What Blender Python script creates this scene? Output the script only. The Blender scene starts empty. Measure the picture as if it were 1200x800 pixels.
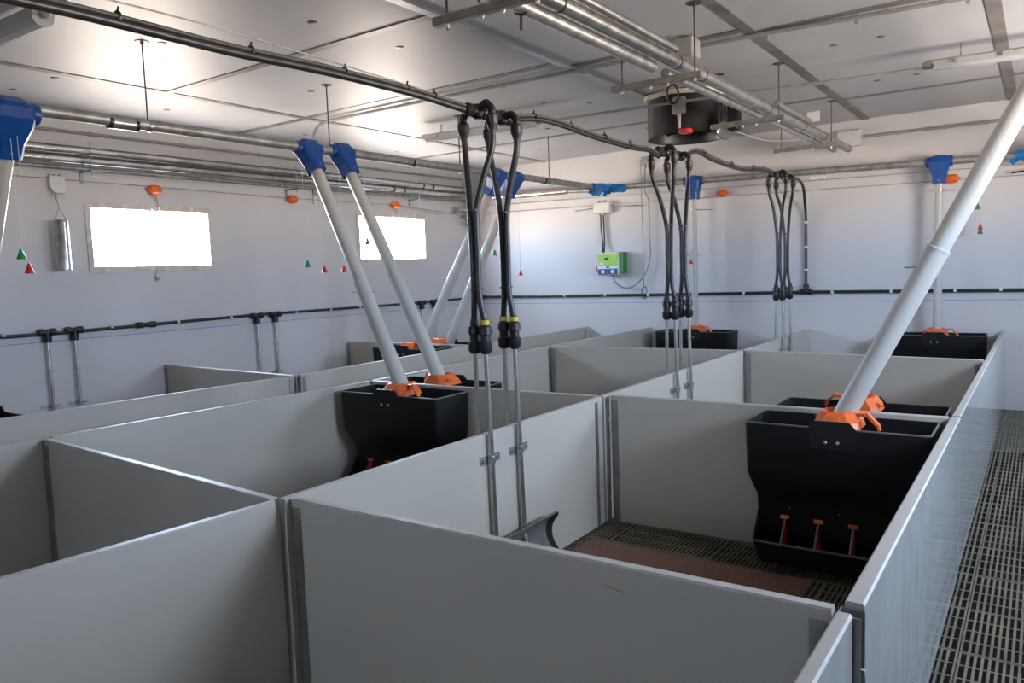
import bpy, math, random
from mathutils import Vector, Matrix
random.seed(7)
C = bpy.context.scene.collection
V = Vector

# ------------------------------------------------------------------ camera
cd = bpy.data.cameras.new('camera'); cam = bpy.data.objects.new('camera', cd); C.objects.link(cam)
yaw, pitch, roll = 0.60982528, 0.09020244, -0.03613129
fw = V((-math.sin(yaw)*math.cos(pitch), math.cos(yaw)*math.cos(pitch), -math.sin(pitch)))
rt = V((math.cos(yaw), math.sin(yaw), 0)); up = rt.cross(fw)
r2 = math.cos(roll)*rt + math.sin(roll)*up; u2 = -math.sin(roll)*rt + math.cos(roll)*up
cam.matrix_world = Matrix(((r2.x, u2.x, -fw.x, 0), (r2.y, u2.y, -fw.y, 0), (r2.z, u2.z, -fw.z, 1.5729), (0, 0, 0, 1)))
cd.sensor_width = 36; cd.lens = 893.73*36/1200; cd.clip_start = 0.05
bpy.context.scene.camera = cam

# ------------------------------------------------------------------ world, daylight
w = bpy.data.worlds.new('sky'); bpy.context.scene.world = w; w.use_nodes = True
nt = w.node_tree; nt.nodes.clear()
tc = nt.nodes.new('ShaderNodeTexCoord'); sp = nt.nodes.new('ShaderNodeSeparateXYZ'); rp = nt.nodes.new('ShaderNodeValToRGB')
bg = nt.nodes.new('ShaderNodeBackground'); wo = nt.nodes.new('ShaderNodeOutputWorld')
mp = nt.nodes.new('ShaderNodeMapRange'); mp.inputs['From Min'].default_value = -1
nt.links.new(tc.outputs['Generated'], sp.inputs[0]); nt.links.new(sp.outputs['Z'], mp.inputs['Value'])
nt.links.new(mp.outputs[0], rp.inputs[0]); nt.links.new(rp.outputs[0], bg.inputs[0]); nt.links.new(bg.outputs[0], wo.inputs[0])
els = rp.color_ramp.elements
els[0].position = 0.47; els[0].color = (0.93, 0.78, 0.68, 1)      # sunlit ground below the horizon
els[1].position = 0.53; els[1].color = (0.455, 0.57, 0.78, 1)       # hazy sky above it
bg.inputs['Strength'].default_value = 75.0
WIN_L = [(3.53, 4.745, 1.74, 2.31), (6.83, 8.09, 1.79, 2.37)]
WIN_R = [(2.4, 3.7, 1.60, 2.40), (5.6, 7.0, 1.60, 2.40)]
WIN_ADDED = (-2.0, -1.35, 1.74, 2.32)  # unseen window added behind the camera to lighten the boards facing it
XL, XR, YN, YF, ZC = -7.06, 1.56, -2.5, 9.16, 3.09
def portal(name, x, y0, y1, z0, z1, sx):
    l = bpy.data.lights.new(name, 'AREA'); l.shape = 'RECTANGLE'; l.size = y1-y0; l.size_y = z1-z0
    o = bpy.data.objects.new(name, l); C.objects.link(o); o.location = (x, (y0+y1)/2, (z0+z1)/2)
    o.rotation_euler = (math.pi/2, 0, -math.pi/2*sx*-1)   # faces into the room
    l.cycles.is_portal = True
for q in WIN_L: portal('window_daylight', XL-0.14, *q, -1)
for q in WIN_R: portal('window_daylight', XR+0.14, *q, 1)
l = bpy.data.lights.new('window_daylight', 'AREA'); l.shape = 'RECTANGLE'; l.size = .65; l.size_y = .58; l.cycles.is_portal = True  # portal for the added window in the near wall
o = bpy.data.objects.new('window_daylight', l); C.objects.link(o); o.location = (-1.675, YN-0.14, 2.03); o.rotation_euler = (math.pi/2, 0, 0)
o.rotation_euler = (-math.pi/2, 0, 0); o.rotation_euler = (math.pi/2, 0, math.pi)
vs = bpy.context.scene.view_settings
vs.view_transform = 'Standard'; vs.look = 'None'; vs.gamma = 1; vs.exposure = -0.10; vs.use_curve_mapping = False

# ------------------------------------------------------------------ materials
def mat(name, col, rough=.5, metal=0., var=.06, scale=6., bump=0., bscale=60., spec=.5, rvar=0., stretch=None, coat=0):
    m = bpy.data.materials.new(name); m.use_nodes = True; n = m.node_tree; b = n.nodes['Principled BSDF']
    b.inputs['Roughness'].default_value = rough; b.inputs['Metallic'].default_value = metal
    b.inputs['Specular IOR Level'].default_value = spec; b.inputs['Base Color'].default_value = (*col, 1)
    b.inputs['Coat Weight'].default_value = coat
    co = n.nodes.new('ShaderNodeTexCoord'); src = co.outputs['Object']
    if stretch:
        mpn = n.nodes.new('ShaderNodeMapping'); mpn.inputs['Scale'].default_value = stretch
        n.links.new(src, mpn.inputs[0]); src = mpn.outputs[0]
    if var or rvar:
        t = n.nodes.new('ShaderNodeTexNoise'); t.inputs['Scale'].default_value = scale; t.inputs['Detail'].default_value = 5
        n.links.new(src, t.inputs['Vector'])
        r = n.nodes.new('ShaderNodeValToRGB'); r.color_ramp.elements[0].position = .35; r.color_ramp.elements[1].position = .65
        r.color_ramp.elements[0].color = (*[max(0, c*(1-var)) for c in col], 1)
        r.color_ramp.elements[1].color = (*[min(1, c*(1+var)) for c in col], 1)
        n.links.new(t.outputs['Fac'], r.inputs[0]); n.links.new(r.outputs[0], b.inputs['Base Color'])
        if rvar:
            g = n.nodes.new('ShaderNodeMapRange'); g.inputs['To Min'].default_value = max(.02, rough-rvar); g.inputs['To Max'].default_value = rough+rvar
            n.links.new(t.outputs['Fac'], g.inputs['Value']); n.links.new(g.outputs[0], b.inputs['Roughness'])
    if bump:
        t2 = n.nodes.new('ShaderNodeTexNoise'); t2.inputs['Scale'].default_value = bscale; t2.inputs['Detail'].default_value = 3
        n.links.new(src, t2.inputs['Vector'])
        bp = n.nodes.new('ShaderNodeBump'); bp.inputs['Strength'].default_value = bump; bp.inputs['Distance'].default_value = .01
        n.links.new(t2.outputs['Fac'], bp.inputs['Height']); n.links.new(bp.outputs[0], b.inputs['Normal'])
    return m
M = {}
M['wall'] = mat('painted_wall', (.60, .595, .60), .45, 0, .03, 1.3, .15, 6)
M['ceil'] = mat('ceiling_board', (.455, .472, .495), .50, 0, .08, 1.1, .12, 5, rvar=.05, spec=.55)
M['strip'] = mat('joint_strip', (.20, .19, .18), .45, .2, .25, 5)
M['strip2'] = mat('metal_joint_strip', (.40, .42, .45), .35, .7, .12, 6)
M['board'] = mat('pvc_board', (.457, .430, .370), .42, 0, .025, 2.2, .04, 8)
M['boardr'] = mat('pvc_board_smeared', (.40, .42, .425), .10, 0, .06, 7, .01, 30, rvar=.06, stretch=(2, 2, .7))
M['cap'] = mat('pvc_cap', (.45, .435, .40), .42, 0, .03, 5)
M['steel'] = mat('stainless_steel', (.50, .49, .46), .30, .95, .12, 9, rvar=.06)
M['steelf'] = mat('brushed_steel_angle', (.30, .29, .28), .42, .75, .15, 7)
M['galv'] = mat('galvanised_steel', (.43, .43, .415), .36, .85, .22, 16, rvar=.08)
M['galvd'] = mat('weathered_galvanised_steel', (.33, .34, .33), .45, .6, .25, 14)
M['shiny'] = mat('bright_galvanised_steel', (.58, .57, .54), .24, .95, .16, 9, rvar=.06)
M['angle'] = mat('dull_steel_angle', (.24, .225, .205), .5, .5, .2, 12)
M['black'] = mat('black_plastic', (.013, .013, .014), .42, 0, .2, 8)
M['hose'] = mat('black_hose', (.022, .022, .023), .38, 0, .25, 20)
M['hopper'] = mat('black_feeder_plastic', (.0055, .0056, .0062), .46, 0, .12, 5, .05, 90, spec=.3)
M['edge'] = mat('dark_grey_edge', (.11, .11, .11), .4, 0, .1, 5)  # greyer than the hopper, for rims, lips and divider edges
M['orange'] = mat('orange_plastic', (.72, .135, .025), .36, 0, .06, 6)
M['red'] = mat('red_plastic', (.60, .02, .015), .35, 0, .06, 6)
M['green'] = mat('green_plastic', (.02, .24, .045), .35, 0, .06, 6)
M['lime'] = mat('lime_label', (.33, .62, .08), .4, 0, .05, 30)
M['blue'] = mat('blue_plastic', (.003, .062, .28), .36, 0, .08, 7)
M['bluewrap'] = mat('blue_tape', (.01, .17, .50), .4, 0, .35, 30, .5, 40)
M['pvc'] = mat('grey_pvc_tube', (.49, .48, .44), .34, 0, .03, 3)
M['cond'] = mat('grey_conduit', (.30, .30, .29), .45, 0, .06, 8)
M['cable'] = mat('dark_grey_cable', (.085, .082, .078), .5, 0, .2, 12)
M['rod'] = mat('dark_threaded_rod', (.09, .085, .08), .5, .4, .2, 12)
M['white'] = mat('white_plastic', (.72, .72, .70), .4, 0, .04, 8)
M['ivory'] = mat('ivory_box', (.36, .36, .33), .45, 0, .05, 8)
M['diff'] = mat('lamp_diffuser', (.40, .41, .43), .18, 0, .03, 8)
M['foam'] = mat('expanded_foam', (.62, .58, .46), .8, 0, .15, 20, .8, 40)
M['slat'] = mat('grey_green_slat', (.135, .122, .075), .55, 0, .30, 3.5, .1, 60)
M['pit'] = mat('dark_pit', (.012, .012, .010), .9, 0, .1, 3)
M['conc'] = mat('concrete', (.26, .25, .22), .8, 0, .12, 4, .2, 40)
M['mat'] = mat('brown_mat', (.17, .085, .060), .75, 0, .30, 70, .4, 90)
M['yellow'] = mat('yellow_sticker', (.65, .50, .03), .4, 0, .05, 5)
M['string'] = mat('white_string', (.75, .75, .75), .7, 0, 0)
M['blueline'] = mat('blue_chalk', (.20, .26, .50), .8, 0, .3, 30)
M['frame'] = mat('old_window_frame', (.62, .57, .53), .5, 0, .18, 14)
M['stain'] = mat('brown_smear', (.38, .27, .16), .7, 0, .3, 30)
def glass_mat():
    m = bpy.data.materials.new('window_glass'); m.use_nodes = True; n = m.node_tree; n.nodes.clear()
    t = n.nodes.new('ShaderNodeBsdfTransparent'); g = n.nodes.new('ShaderNodeBsdfGlossy'); g.inputs['Roughness'].default_value = .05
    t.inputs[0].default_value = (.95, .96, .96, 1)
    mx = n.nodes.new('ShaderNodeMixShader'); mx.inputs[0].default_value = .06; o = n.nodes.new('ShaderNodeOutputMaterial')
    n.links.new(t.outputs[0], mx.inputs[1]); n.links.new(g.outputs[0], mx.inputs[2]); n.links.new(mx.outputs[0], o.inputs[0]); return m
M['glass'] = glass_mat()

# ------------------------------------------------------------------ mesh helpers
def wloc(o):
    v = V((0, 0, 0))
    while o is not None: v += o.location; o = o.parent
    return v
class MB:
    def __init__(s): s.v = []; s.f = []; s.s = []
    def add(s, vs, fs, smooth=False):
        b = len(s.v); s.v += [V(p) for p in vs]; s.f += [tuple(i+b for i in f) for f in fs]; s.s += [smooth]*len(fs); return s
    def box(s, a, b):
        x0, x1 = sorted((a[0], b[0])); y0, y1 = sorted((a[1], b[1])); z0, z1 = sorted((a[2], b[2]))
        return s.add([(x0,y0,z0),(x1,y0,z0),(x1,y1,z0),(x0,y1,z0),(x0,y0,z1),(x1,y0,z1),(x1,y1,z1),(x0,y1,z1)],
                     [(0,3,2,1),(4,5,6,7),(0,1,5,4),(1,2,6,5),(2,3,7,6),(3,0,4,7)])
    def bbox(s, a, b, e=.003):       # box with chamfered vertical and horizontal edges
        x0, x1 = sorted((a[0], b[0])); y0, y1 = sorted((a[1], b[1])); z0, z1 = sorted((a[2], b[2]))
        rings = []
        for z, k in ((z0, e), (z0+e, 0), (z1-e, 0), (z1, e)):
            rings.append([(x0+k+e,y0+k,z),(x1-k-e,y0+k,z),(x1-k,y0+k+e,z),(x1-k,y1-k-e,z),(x1-k-e,y1-k,z),(x0+k+e,y1-k,z),(x0+k,y1-k-e,z),(x0+k,y0+k+e,z)])
        return s.loft(rings, False)
    def loft(s, rings, smooth=True, cap0=True, cap1=True):
        n = len(rings[0]); vs = [p for r in rings for p in r]; fs = []
        for i in range(len(rings)-1):
            for j in range(n):
                k = (j+1) % n; fs.append((i*n+j, i*n+k, (i+1)*n+k, (i+1)*n+j))
        s.add(vs, fs, smooth); b = len(s.v)-len(vs)
        if cap0: s.f.append(tuple(b+j for j in reversed(range(n)))); s.s.append(False)
        if cap1: s.f.append(tuple(b+(len(rings)-1)*n+j for j in range(n))); s.s.append(False)
        return s
    def tube(s, pts, r, n=10, cap=True, radii=None):
        pts = [V(p) for p in pts]; rings = []; prev = None
        for i, p in enumerate(pts):
            a = pts[max(0, i-1)]; b = pts[min(len(pts)-1, i+1)]; d = (b-a).normalized()
            if prev is None:
                ref = V((0, 0, 1)) if abs(d.z) < .9 else V((1, 0, 0)); u = d.cross(ref).normalized()
            else: u = (prev - d*prev.dot(d)).normalized()
            prev = u; v = d.cross(u); rr = radii[i] if radii else r
            rings.append([p + rr*(math.cos(2*math.pi*k/n)*u + math.sin(2*math.pi*k/n)*v) for k in range(n)])
        return s.loft(rings, True, cap, cap)
    def lathe(s, c, ax, prof, n=14, cap=True):      # prof: (distance along ax, radius)
        c = V(c); ax = V(ax).normalized()
        ref = V((0, 0, 1)) if abs(ax.z) < .9 else V((1, 0, 0)); u = ax.cross(ref).normalized(); v = ax.cross(u)
        rings = [[c + ax*h + r*(math.cos(2*math.pi*k/n)*u + math.sin(2*math.pi*k/n)*v) for k in range(n)] for h, r in prof]
        return s.loft(rings, True, cap, cap)
    def obar(s, p, q, wd, th, side=V((0, 0, 1))):   # flat bar from p to q; width along side
        p = V(p); q = V(q); d = (q-p).normalized(); a = (V(side) - d*V(side).dot(d)).normalized(); b = d.cross(a)
        r = lambda c: [c+a*wd/2+b*th/2, c-a*wd/2+b*th/2, c-a*wd/2-b*th/2, c+a*wd/2-b*th/2]
        return s.loft([r(p), r(q)], False)
    def prism(s, poly, d):            # poly: 3-D points, d: extrusion vector
        d = V(d); return s.loft([[V(p) for p in poly], [V(p)+d for p in poly]], False)
    def mesh(s, name, m, off=V((0, 0, 0))):
        me = bpy.data.meshes.new(name); me.from_pydata([tuple(p-off) for p in s.v], [], s.f)
        me.polygons.foreach_set('use_smooth', s.s); me.materials.append(M[m] if isinstance(m, str) else m); me.update()
        import bmesh
        b = bmesh.new(); b.from_mesh(me); bmesh.ops.recalc_face_normals(b, faces=b.faces)
        for e in b.edges:
            if len(e.link_faces) == 2 and e.calc_face_angle(0) > .7: e.smooth = False
        b.to_mesh(me); b.free(); return me
    def build(s, name, m, parent=None, label=None, cat=None, group=None, kind=None, local=False, base=None):
        if parent is not None: off = V((0, 0, 0)) if local else wloc(parent)
        else: off = V(base) if base is not None else V((0, 0, 0))
        o = bpy.data.objects.new(name, s.mesh(name, m, off)); C.objects.link(o)
        if parent is not None: o.parent = parent
        else: o.location = off
        return tag(o, label, cat, group, kind)
def tag(o, label=None, cat=None, group=None, kind=None):
    if label: o['label'] = label
    if cat: o['category'] = cat
    if group: o['group'] = group
    if kind: o['kind'] = kind
    return o
def thing(name, loc, label, cat, group=None, kind=None):
    o = bpy.data.objects.new(name, None); C.objects.link(o); o.location = loc; o.empty_display_size = .1
    return tag(o, label, cat, group, kind)
def copy_tree(o, parent=None):
    c = o.copy(); C.objects.link(c)
    if parent is not None: c.parent = parent
    for ch in list(o.children):
        if ch.name in bpy.data.objects and ch is not c: copy_tree(ch, c)
    return c
def curve(pts, k=6):
    P = [V(p) for p in pts]; P = [2*P[0]-P[1]] + P + [2*P[-1]-P[-2]]; out = []
    for i in range(1, len(P)-2):
        a, b, c, d = P[i-1:i+3]
        for j in range(k):
            t = j/k; out.append(.5*((2*b)+(c-a)*t+(2*a-5*b+4*c-d)*t*t+(3*b-a-3*c+d)*t**3))
    return out + [P[-2]]

# ------------------------------------------------------------------ room shell
T = .14
def wall_with(name, x0, x1, wins):
    m = MB(); y = YN-T
    for a, b, z0, z1 in wins:
        m.box((x0, y, -.5), (x1, a, ZC+.1)); m.box((x0, a, -.5), (x1, b, z0)); m.box((x0, a, z1), (x1, b, ZC+.1)); y = b
    m.box((x0, y, -.5), (x1, YF+T, ZC+.1))
    return m.build(name, 'wall', kind='structure')
wl = wall_with('wall_left', XL-T, XL, WIN_L); wr = wall_with('wall_right', XR, XR+T, WIN_R)
wf = MB().box((XL, YF, -.5), (XR, YF+T, ZC+.1)).build('wall_far', 'wall', kind='structure')
m = MB(); a, b, z0, z1 = WIN_ADDED
m.box((XL, YN-T, -.5), (a, YN, ZC+.1)); m.box((b, YN-T, -.5), (XR, YN, ZC+.1)); m.box((a, YN-T, -.5), (b, YN, z0)); m.box((a, YN-T, z1), (b, YN, ZC+.1))
m.build('wall_near', 'wall', kind='structure')
# chalk lines
MB().box((XL, 2.3, 1.118), (XL+.001, 8.9, 1.124)).build('chalk_line', 'blueline', wl)
MB().box((-6.9, YF-.001, 1.118), (1.3, YF, 1.124)).build('chalk_line', 'blueline', wf)

# windows
def window(n, xin, sx, q, visible):
    y0, y1, z0, z1 = q; x = xin
    o = thing('window_%d' % n, (x, (y0+y1)/2, z0), None, None, kind='structure')
    f = MB(); fw_ = .035; d0, d1 = x+sx*.012, x-sx*.06
    f.box((d0, y0-.03, z0-.03), (d1, y1+.03, z0+fw_*.6)); f.box((d0, y0-.03, z1-fw_*.6), (d1, y1+.03, z1+.03))
    f.box((d0, y0-.03, z0+fw_*.6), (d1, y0+fw_*.5, z1-fw_*.6)); f.box((d0, y1-fw_*.5, z0+fw_*.6), (d1, y1+.03, z1-fw_*.6))
    f.build('window_frame', 'frame', o)
    MB().box((x-sx*.03, y0, z0), (x-sx*.034, y1, z1)).build('window_pane', 'glass', o)
    if visible:
        ym = (y0+y1)/2
        m = MB(); m.lathe((x+sx*.03, ym, z1-.012), (1, 0, 0), [(-.02, .022), (.015, .022)], 10); m.box((x, ym-.05, z1-.03), (x+sx*.025, ym+.05, z1-.005))
        m.build('window_catch', 'white', o)
        m = MB(); m.lathe((x+sx*.03, ym-.01, z0-.10), (0, 0, 1), [(-.02, .012), (.02, .016), (.03, .008)], 8); m.tube([(x+sx*.03, ym-.01, z0-.07), (x+sx*.02, ym-.01, z0)], .003, 5)
        m.build('window_weight', 'galvd', o)
for i, q in enumerate(WIN_L): window(i+1, XL, 1, q, True)
for i, q in enumerate(WIN_R): window(i+3, XR, -1, q, False)
o = thing('window_5', (-1.7, YN, 1.6), None, None, kind='structure'); m = MB(); a, b, z0, z1 = WIN_ADDED  # added out-of-view window, brightens the camera-facing boards
m.box((a-.03, YN-.06, z0-.03), (b+.03, YN+.012, z0+.02)); m.box((a-.03, YN-.06, z1-.02), (b+.03, YN+.012, z1+.03)); m.box((a-.03, YN-.06, z0+.02), (a+.02, YN+.012, z1-.02)); m.box((b-.02, YN-.06, z0+.02), (b+.03, YN+.012, z1-.02))
m.build('window_frame', 'frame', o); MB().box((a, YN-.034, z0), (b, YN-.030, z1)).build('window_pane', 'glass', o)

# ceiling: boards with recessed joints and cover strips
ce = MB().box((XL, YN, ZC+.02), (XR, YF, ZC+.1)).build('ceiling', 'ceil', kind='structure')
cols = [(XL, -5.745, [-.2, 2.35, 4.97, 7.6]), (-5.735, -2.955, [-1.3, 1.0, 3.57, 4.95, 7.55]), (-2.945, -1.655, [-.1, 2.5, 5.1, 7.7]),
        (-1.585, -.325, [-.05, 2.6, 5.21, 7.9]), (-.245, XR, [0, 2.6, 5.3, 7.9])]
for x0, x1, ys in cols:
    e = [YN]+ys+[YF]
    for a, b in zip(e[:-1], e[1:]):
        MB().box((x0, a+.004, ZC+random.uniform(0, .003)), (x1, b-.004, ZC+.02)).build('ceiling_panel', 'ceil', ce)
    for y in ys[1:]:
        MB().box((x0+.01, y-.032, ZC-.005), (x1-.01, y+.032, ZC+.004)).build('cover_strip', 'strip', ce)
for x, wd, mt, z in ((-5.74, .065, 'strip', .006), (-2.95, .065, 'strip2', .014), (-1.62, .075, 'strip', .005), (-.285, .085, 'strip', .005)):
    MB().box((x-wd/2, YN, ZC-z), (x+wd/2, YF, ZC+.02)).build('cover_strip', mt, ce)
for x, y in [(-4.53,2.98),(-5.9,2.8),(-6.45,2.75),(-4.9,4.3),(-3.55,3.9),(-3.3,4.95),(-2.3,4.05),(-2.0,4.02),(-3.45,6.3),(-3.75,6.0),(-4.9,4.95),(-5.15,5.0),(-3.6,3.2),
             (-1.25,5.9),(-.95,5.9),(-1.2,7.3),(-.9,7.3),(-2.4,8.2),(-3.6,7.9),(-4.4,7.1),(-5.3,7.4),(-6.3,3.9),(-6.4,5.5),(-6.5,7.0),(-5.2,8.2),(-4.6,2.85),(-2.1,2.9),(-.6,4.3)]:
    MB().lathe((x, y, ZC+.001), (0, 0, -1), [(0, .028), (.004, .026), (.006, .01)], 12).build('screw_cap', 'strip', ce)

# floor: slatted plastic tiles over a dark pit
fl = MB()
fl.box((XL, YN, -.5), (XR, YF, -.45))
fl.box((XL, YN, -.45), (XR, .7338-.004, 0)); fl.box((XL, .7338-.004, -.45), (-6.849, YF, 0))
floor = fl.build('floor', 'conc', kind='structure')
MB().box((-6.84, .74, -.45), (XR-.001, YF-.001, -.44)).build('pit_bottom', 'pit', floor)
PX, PY = .6, (YF-3.395)/13
def tile_mesh():
    m = MB(); n = 24; g = .002; W_, L_ = PX-2*g, PY-2*g; fr = .008
    m.box((0, 0, -.0045), (fr, L_, 0)); m.box((W_-fr, 0, -.0045), (W_, L_, 0))
    rib = .0102; p = (W_-2*fr)/n
    for k in range(1, n): xx = fr+k*p; m.box((xx-rib/2, 0, -.0045), (xx+rib/2, L_, -.0006))
    for j in range(5):
        y = L_*j/4; h = .0075 if j in (0, 4) else .0048
        m.box((fr, max(0, y-h), -.0045), (W_-fr, min(L_, y+h), 0 if j in (0, 4) else -.001))
    return m.mesh('slat_tile', 'slat')
tm = tile_mesh()
for i in range(-11, 3):
    for k in range(-6, 13):
        o = bpy.data.objects.new('slat_tile', tm); C.objects.link(o); o.parent = floor
        o.location = (-.245+PX*i+.002, 3.395+PY*k+.002, random.uniform(-.0015, .0005))
m = MB().bbox((-2.14, 2.46, .001), (-.895, 3.79, .014), .003)
m.build('heating_mat', 'mat', None, 'reddish brown rectangular floor mat lying on the slats of the right front pen', 'mat', base=(-1.5, 3.1, 0))

# ------------------------------------------------------------------ pen panels
H = .80
def panel(p, q, label, mt='board', th=.036, angle0=None, angle1=None, group=None, z1=H, capw=None, slot=None, strip=None):
    """p,q floor points of the board's centre line; angle0/1: +1/-1 side (left-hand normal) of steel angles at each end"""
    p = V((*p, 0)); q = V((*q, 0)); d = (q-p).normalized(); n = V((-d.y, d.x, 0)); mid = (p+q)/2
    t = thing('pen_panel', mid, label, 'panel', group)
    z0 = .012
    def slab(a, b, w_, zz0, zz1, ch):
        prof = [(-w_/2, zz0), (w_/2, zz0), (w_/2, zz1-ch), (w_/2-ch, zz1), (-w_/2+ch, zz1), (-w_/2, zz1-ch)]
        return MB().loft([[a+n*x+V((0, 0, z)) for x, z in prof], [b+n*x+V((0, 0, z)) for x, z in prof]], False)
    slab(p, q, th, z0, z1-.007, .001).build('board', mt, t)
    slab(p, q, th+(.001 if capw else .0005), z1-.007, z1, .005).build('top_cap', 'cap', t)
    for end, sides in ((p, angle0), (q, angle1)):
        if not sides: continue
        dd = d if end is p else -d
        for s in sides:
            m = MB(); a = end+dd*.004; b = end+dd*.048
            fo = n*s*(th/2+.0025)
            m.obar((a+b)/2+fo+V((0, 0, z0)), (a+b)/2+fo+V((0, 0, z1-.03)), .044, .0025, dd)
            for z in (.05, .4, z1-.06, z1-.09):
                m.lathe((a+b)/2+fo+n*s*.001+V((0, 0, z)), n*s, [(0, .006), (.004, .005)], 8)
            m.build('steel_angle', 'steelf', t)
    if strip:      # extra full-height steel strips on the board face: (distance from p, side)
        for dist, s in strip:
            c = p+d*dist+n*s*(th/2+.002); m = MB().obar(c+V((0, 0, z0)), c+V((0, 0, z1-.025)), .034, .003, d)
            for z in (.06, .4, z1-.06): m.lathe(c+V((0, 0, z)), n*s, [(0, .006), (.005, .005)], 8)
            m.build('steel_strip', 'steelf', t)
    return t
def post(x, y, label, w_=.03, z1=H-.012, mt='steelf'):
    m = MB(); a = w_/2; e = .004
    m.box((x-a, y-a, .004), (x+a, y-a+e, z1)); m.box((x-a, y+a-e, .004), (x+a, y+a, z1)); m.box((x-a, y-a+e, .004), (x-a+e, y+a-e, z1))
    t = thing('steel_post', (x, y, 0), label, 'post'); m.build('channel', mt, t)
    for z in (.18, z1-.12): MB().tube([(x+a*.2, y-a*.6, z), (x+a*1.2, y-a*.6, z), (x+a*1.2, y-a*.6, z-.03)], .004, 6).build('locking_hook', 'galvd', t)
    return t
# corridor line (right)
XRR = -.336
panel((-.352, .62), (-.345, 1.735), 'pale corridor side board nearest the camera, cropped by the bottom edge', 'boardr', .034, capw=.002)
panel((XRR, 1.80), (XRR+.002, 4.185), 'long glossy corridor board with floor reflections, beside the near large black feeder', 'boardr', .042, capw=.004)
panel((XRR+.002, 4.235), (XRR+.008, 6.60), 'middle glossy corridor board, second along the slatted walkway', 'boardr', .036, capw=.004)
panel((XRR+.008, 6.64), (XRR+.010, 9.14), 'farthest corridor board touching the far wall at the end of the walkway', 'boardr', .036, capw=.004)
post(-.338, 1.768, 'dull steel post at the near corner of the right pen by the walkway', .052)
post(-.334, 4.21, 'thin dark steel post between the first and second walkway boards', .026)
post(-.328, 6.62, 'thin dark steel post between the second and last walkway boards', .022)
# centre line
panel((-2.33, .45), (-2.222, 1.665), 'grey board at lower left running up to the nearest centre pen corner', strip=None)
panel((-2.213, 1.70), (-2.213, 4.075), 'bluish lit divider board carrying the two nearest steel drinker pipes', strip=[(2.30, -1)])
panel((-2.213, 4.10), (-2.225, 6.79), 'long centre divider board behind the middle drinker pipes', strip=None)
panel((-2.225, 6.83), (-2.205, 9.14), 'far centre divider board reaching the far wall under the most distant drinker hoses')
post(-2.190, 4.128, 'slim dark steel post at the centre pen corner behind the nearest drinkers', .022)
post(-2.203, 6.81, 'slim dark steel post at the far centre pen corner', .022)
# line 2
panel((-4.35, .45), (-4.285, 1.80), 'short pale board at the left edge ending at the near left steel post')
panel((-4.275, 1.85), (-4.150, 4.04), 'long board left of the middle pen, running to the feeder with two grey tubes')
panel((-4.150, 4.08), (-4.205, 6.67), 'divider board behind the middle feeders, on the left walkway', strip=[(2.57, -1)])
panel((-4.205, 6.71), (-4.175, 9.14), 'far divider board ending at the far wall left of the distant black feeder')
post(-4.262, 1.825, 'broad dark steel post at the near left pen corner', .046)
post(-4.135, 4.06, 'short steel post top beside the middle feeder', .03)
post(-4.190, 6.69, 'dark steel post at the left end of the third cross board', .03)
# line 1
panel((-5.33, .45), (-5.01, 4.03), 'long left walkway board in front of the wall drinker pipes, cropped by the left edge', strip=[(3.565, -1)])
panel((-5.005, 4.10), (-5.095, 6.54), 'left walkway board under the far pair of leaning feed tubes', strip=[(.028, -1)])
panel((-5.095, 6.58), (-5.11, 9.14), 'farthest left walkway board reaching the corner of the far wall', strip=[(2.45, -1)])
post(-5.005, 4.065, 'perforated steel post with a latch hole on the left walkway', .05, mt='galv')
# cross boards
panel((-2.185, 1.735), (-.372, 1.755), 'large grey cross board filling the bottom foreground', angle0=(-1,), angle1=(-1,), capw=.004)
panel((-4.235, 1.815), (-2.245, 1.69), 'cross board in the left foreground from the near left post to the centre corner', angle0=(-1,), angle1=(1,))
panel((-2.172, 4.165), (-.362, 4.190), 'cross board behind the nearest right feeder', angle0=(-1,), angle1=(-1,), capw=.004)
panel((-4.115, 4.065), (-2.240, 4.10), 'cross board between the two feeders of the middle pens', angle0=(-1,), angle1=(1, -1), capw=.004)
panel((-2.185, 6.815), (-.356, 6.625), 'right column cross board before the far wall feeder, with a diagonal shadow', angle0=(-1,), angle1=(-1,))
panel((-4.175, 6.69), (-2.245, 6.80), 'third cross board of the middle column with a wedge of shadow on it', angle0=(-1,), angle1=(1,))
panel((-7.055, 4.155), (-5.035, 4.065), 'low cross board meeting the left wall below the first window', angle0=(-1,), angle1=(-1,))
panel((-7.055, 6.55), (-5.12, 6.56), 'far cross board meeting the left wall below the second window', angle0=(-1,))
panel((-7.055, 1.74), (-5.24, 1.76), 'cross board of the nearest left wall pen, outside the left edge')

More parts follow.
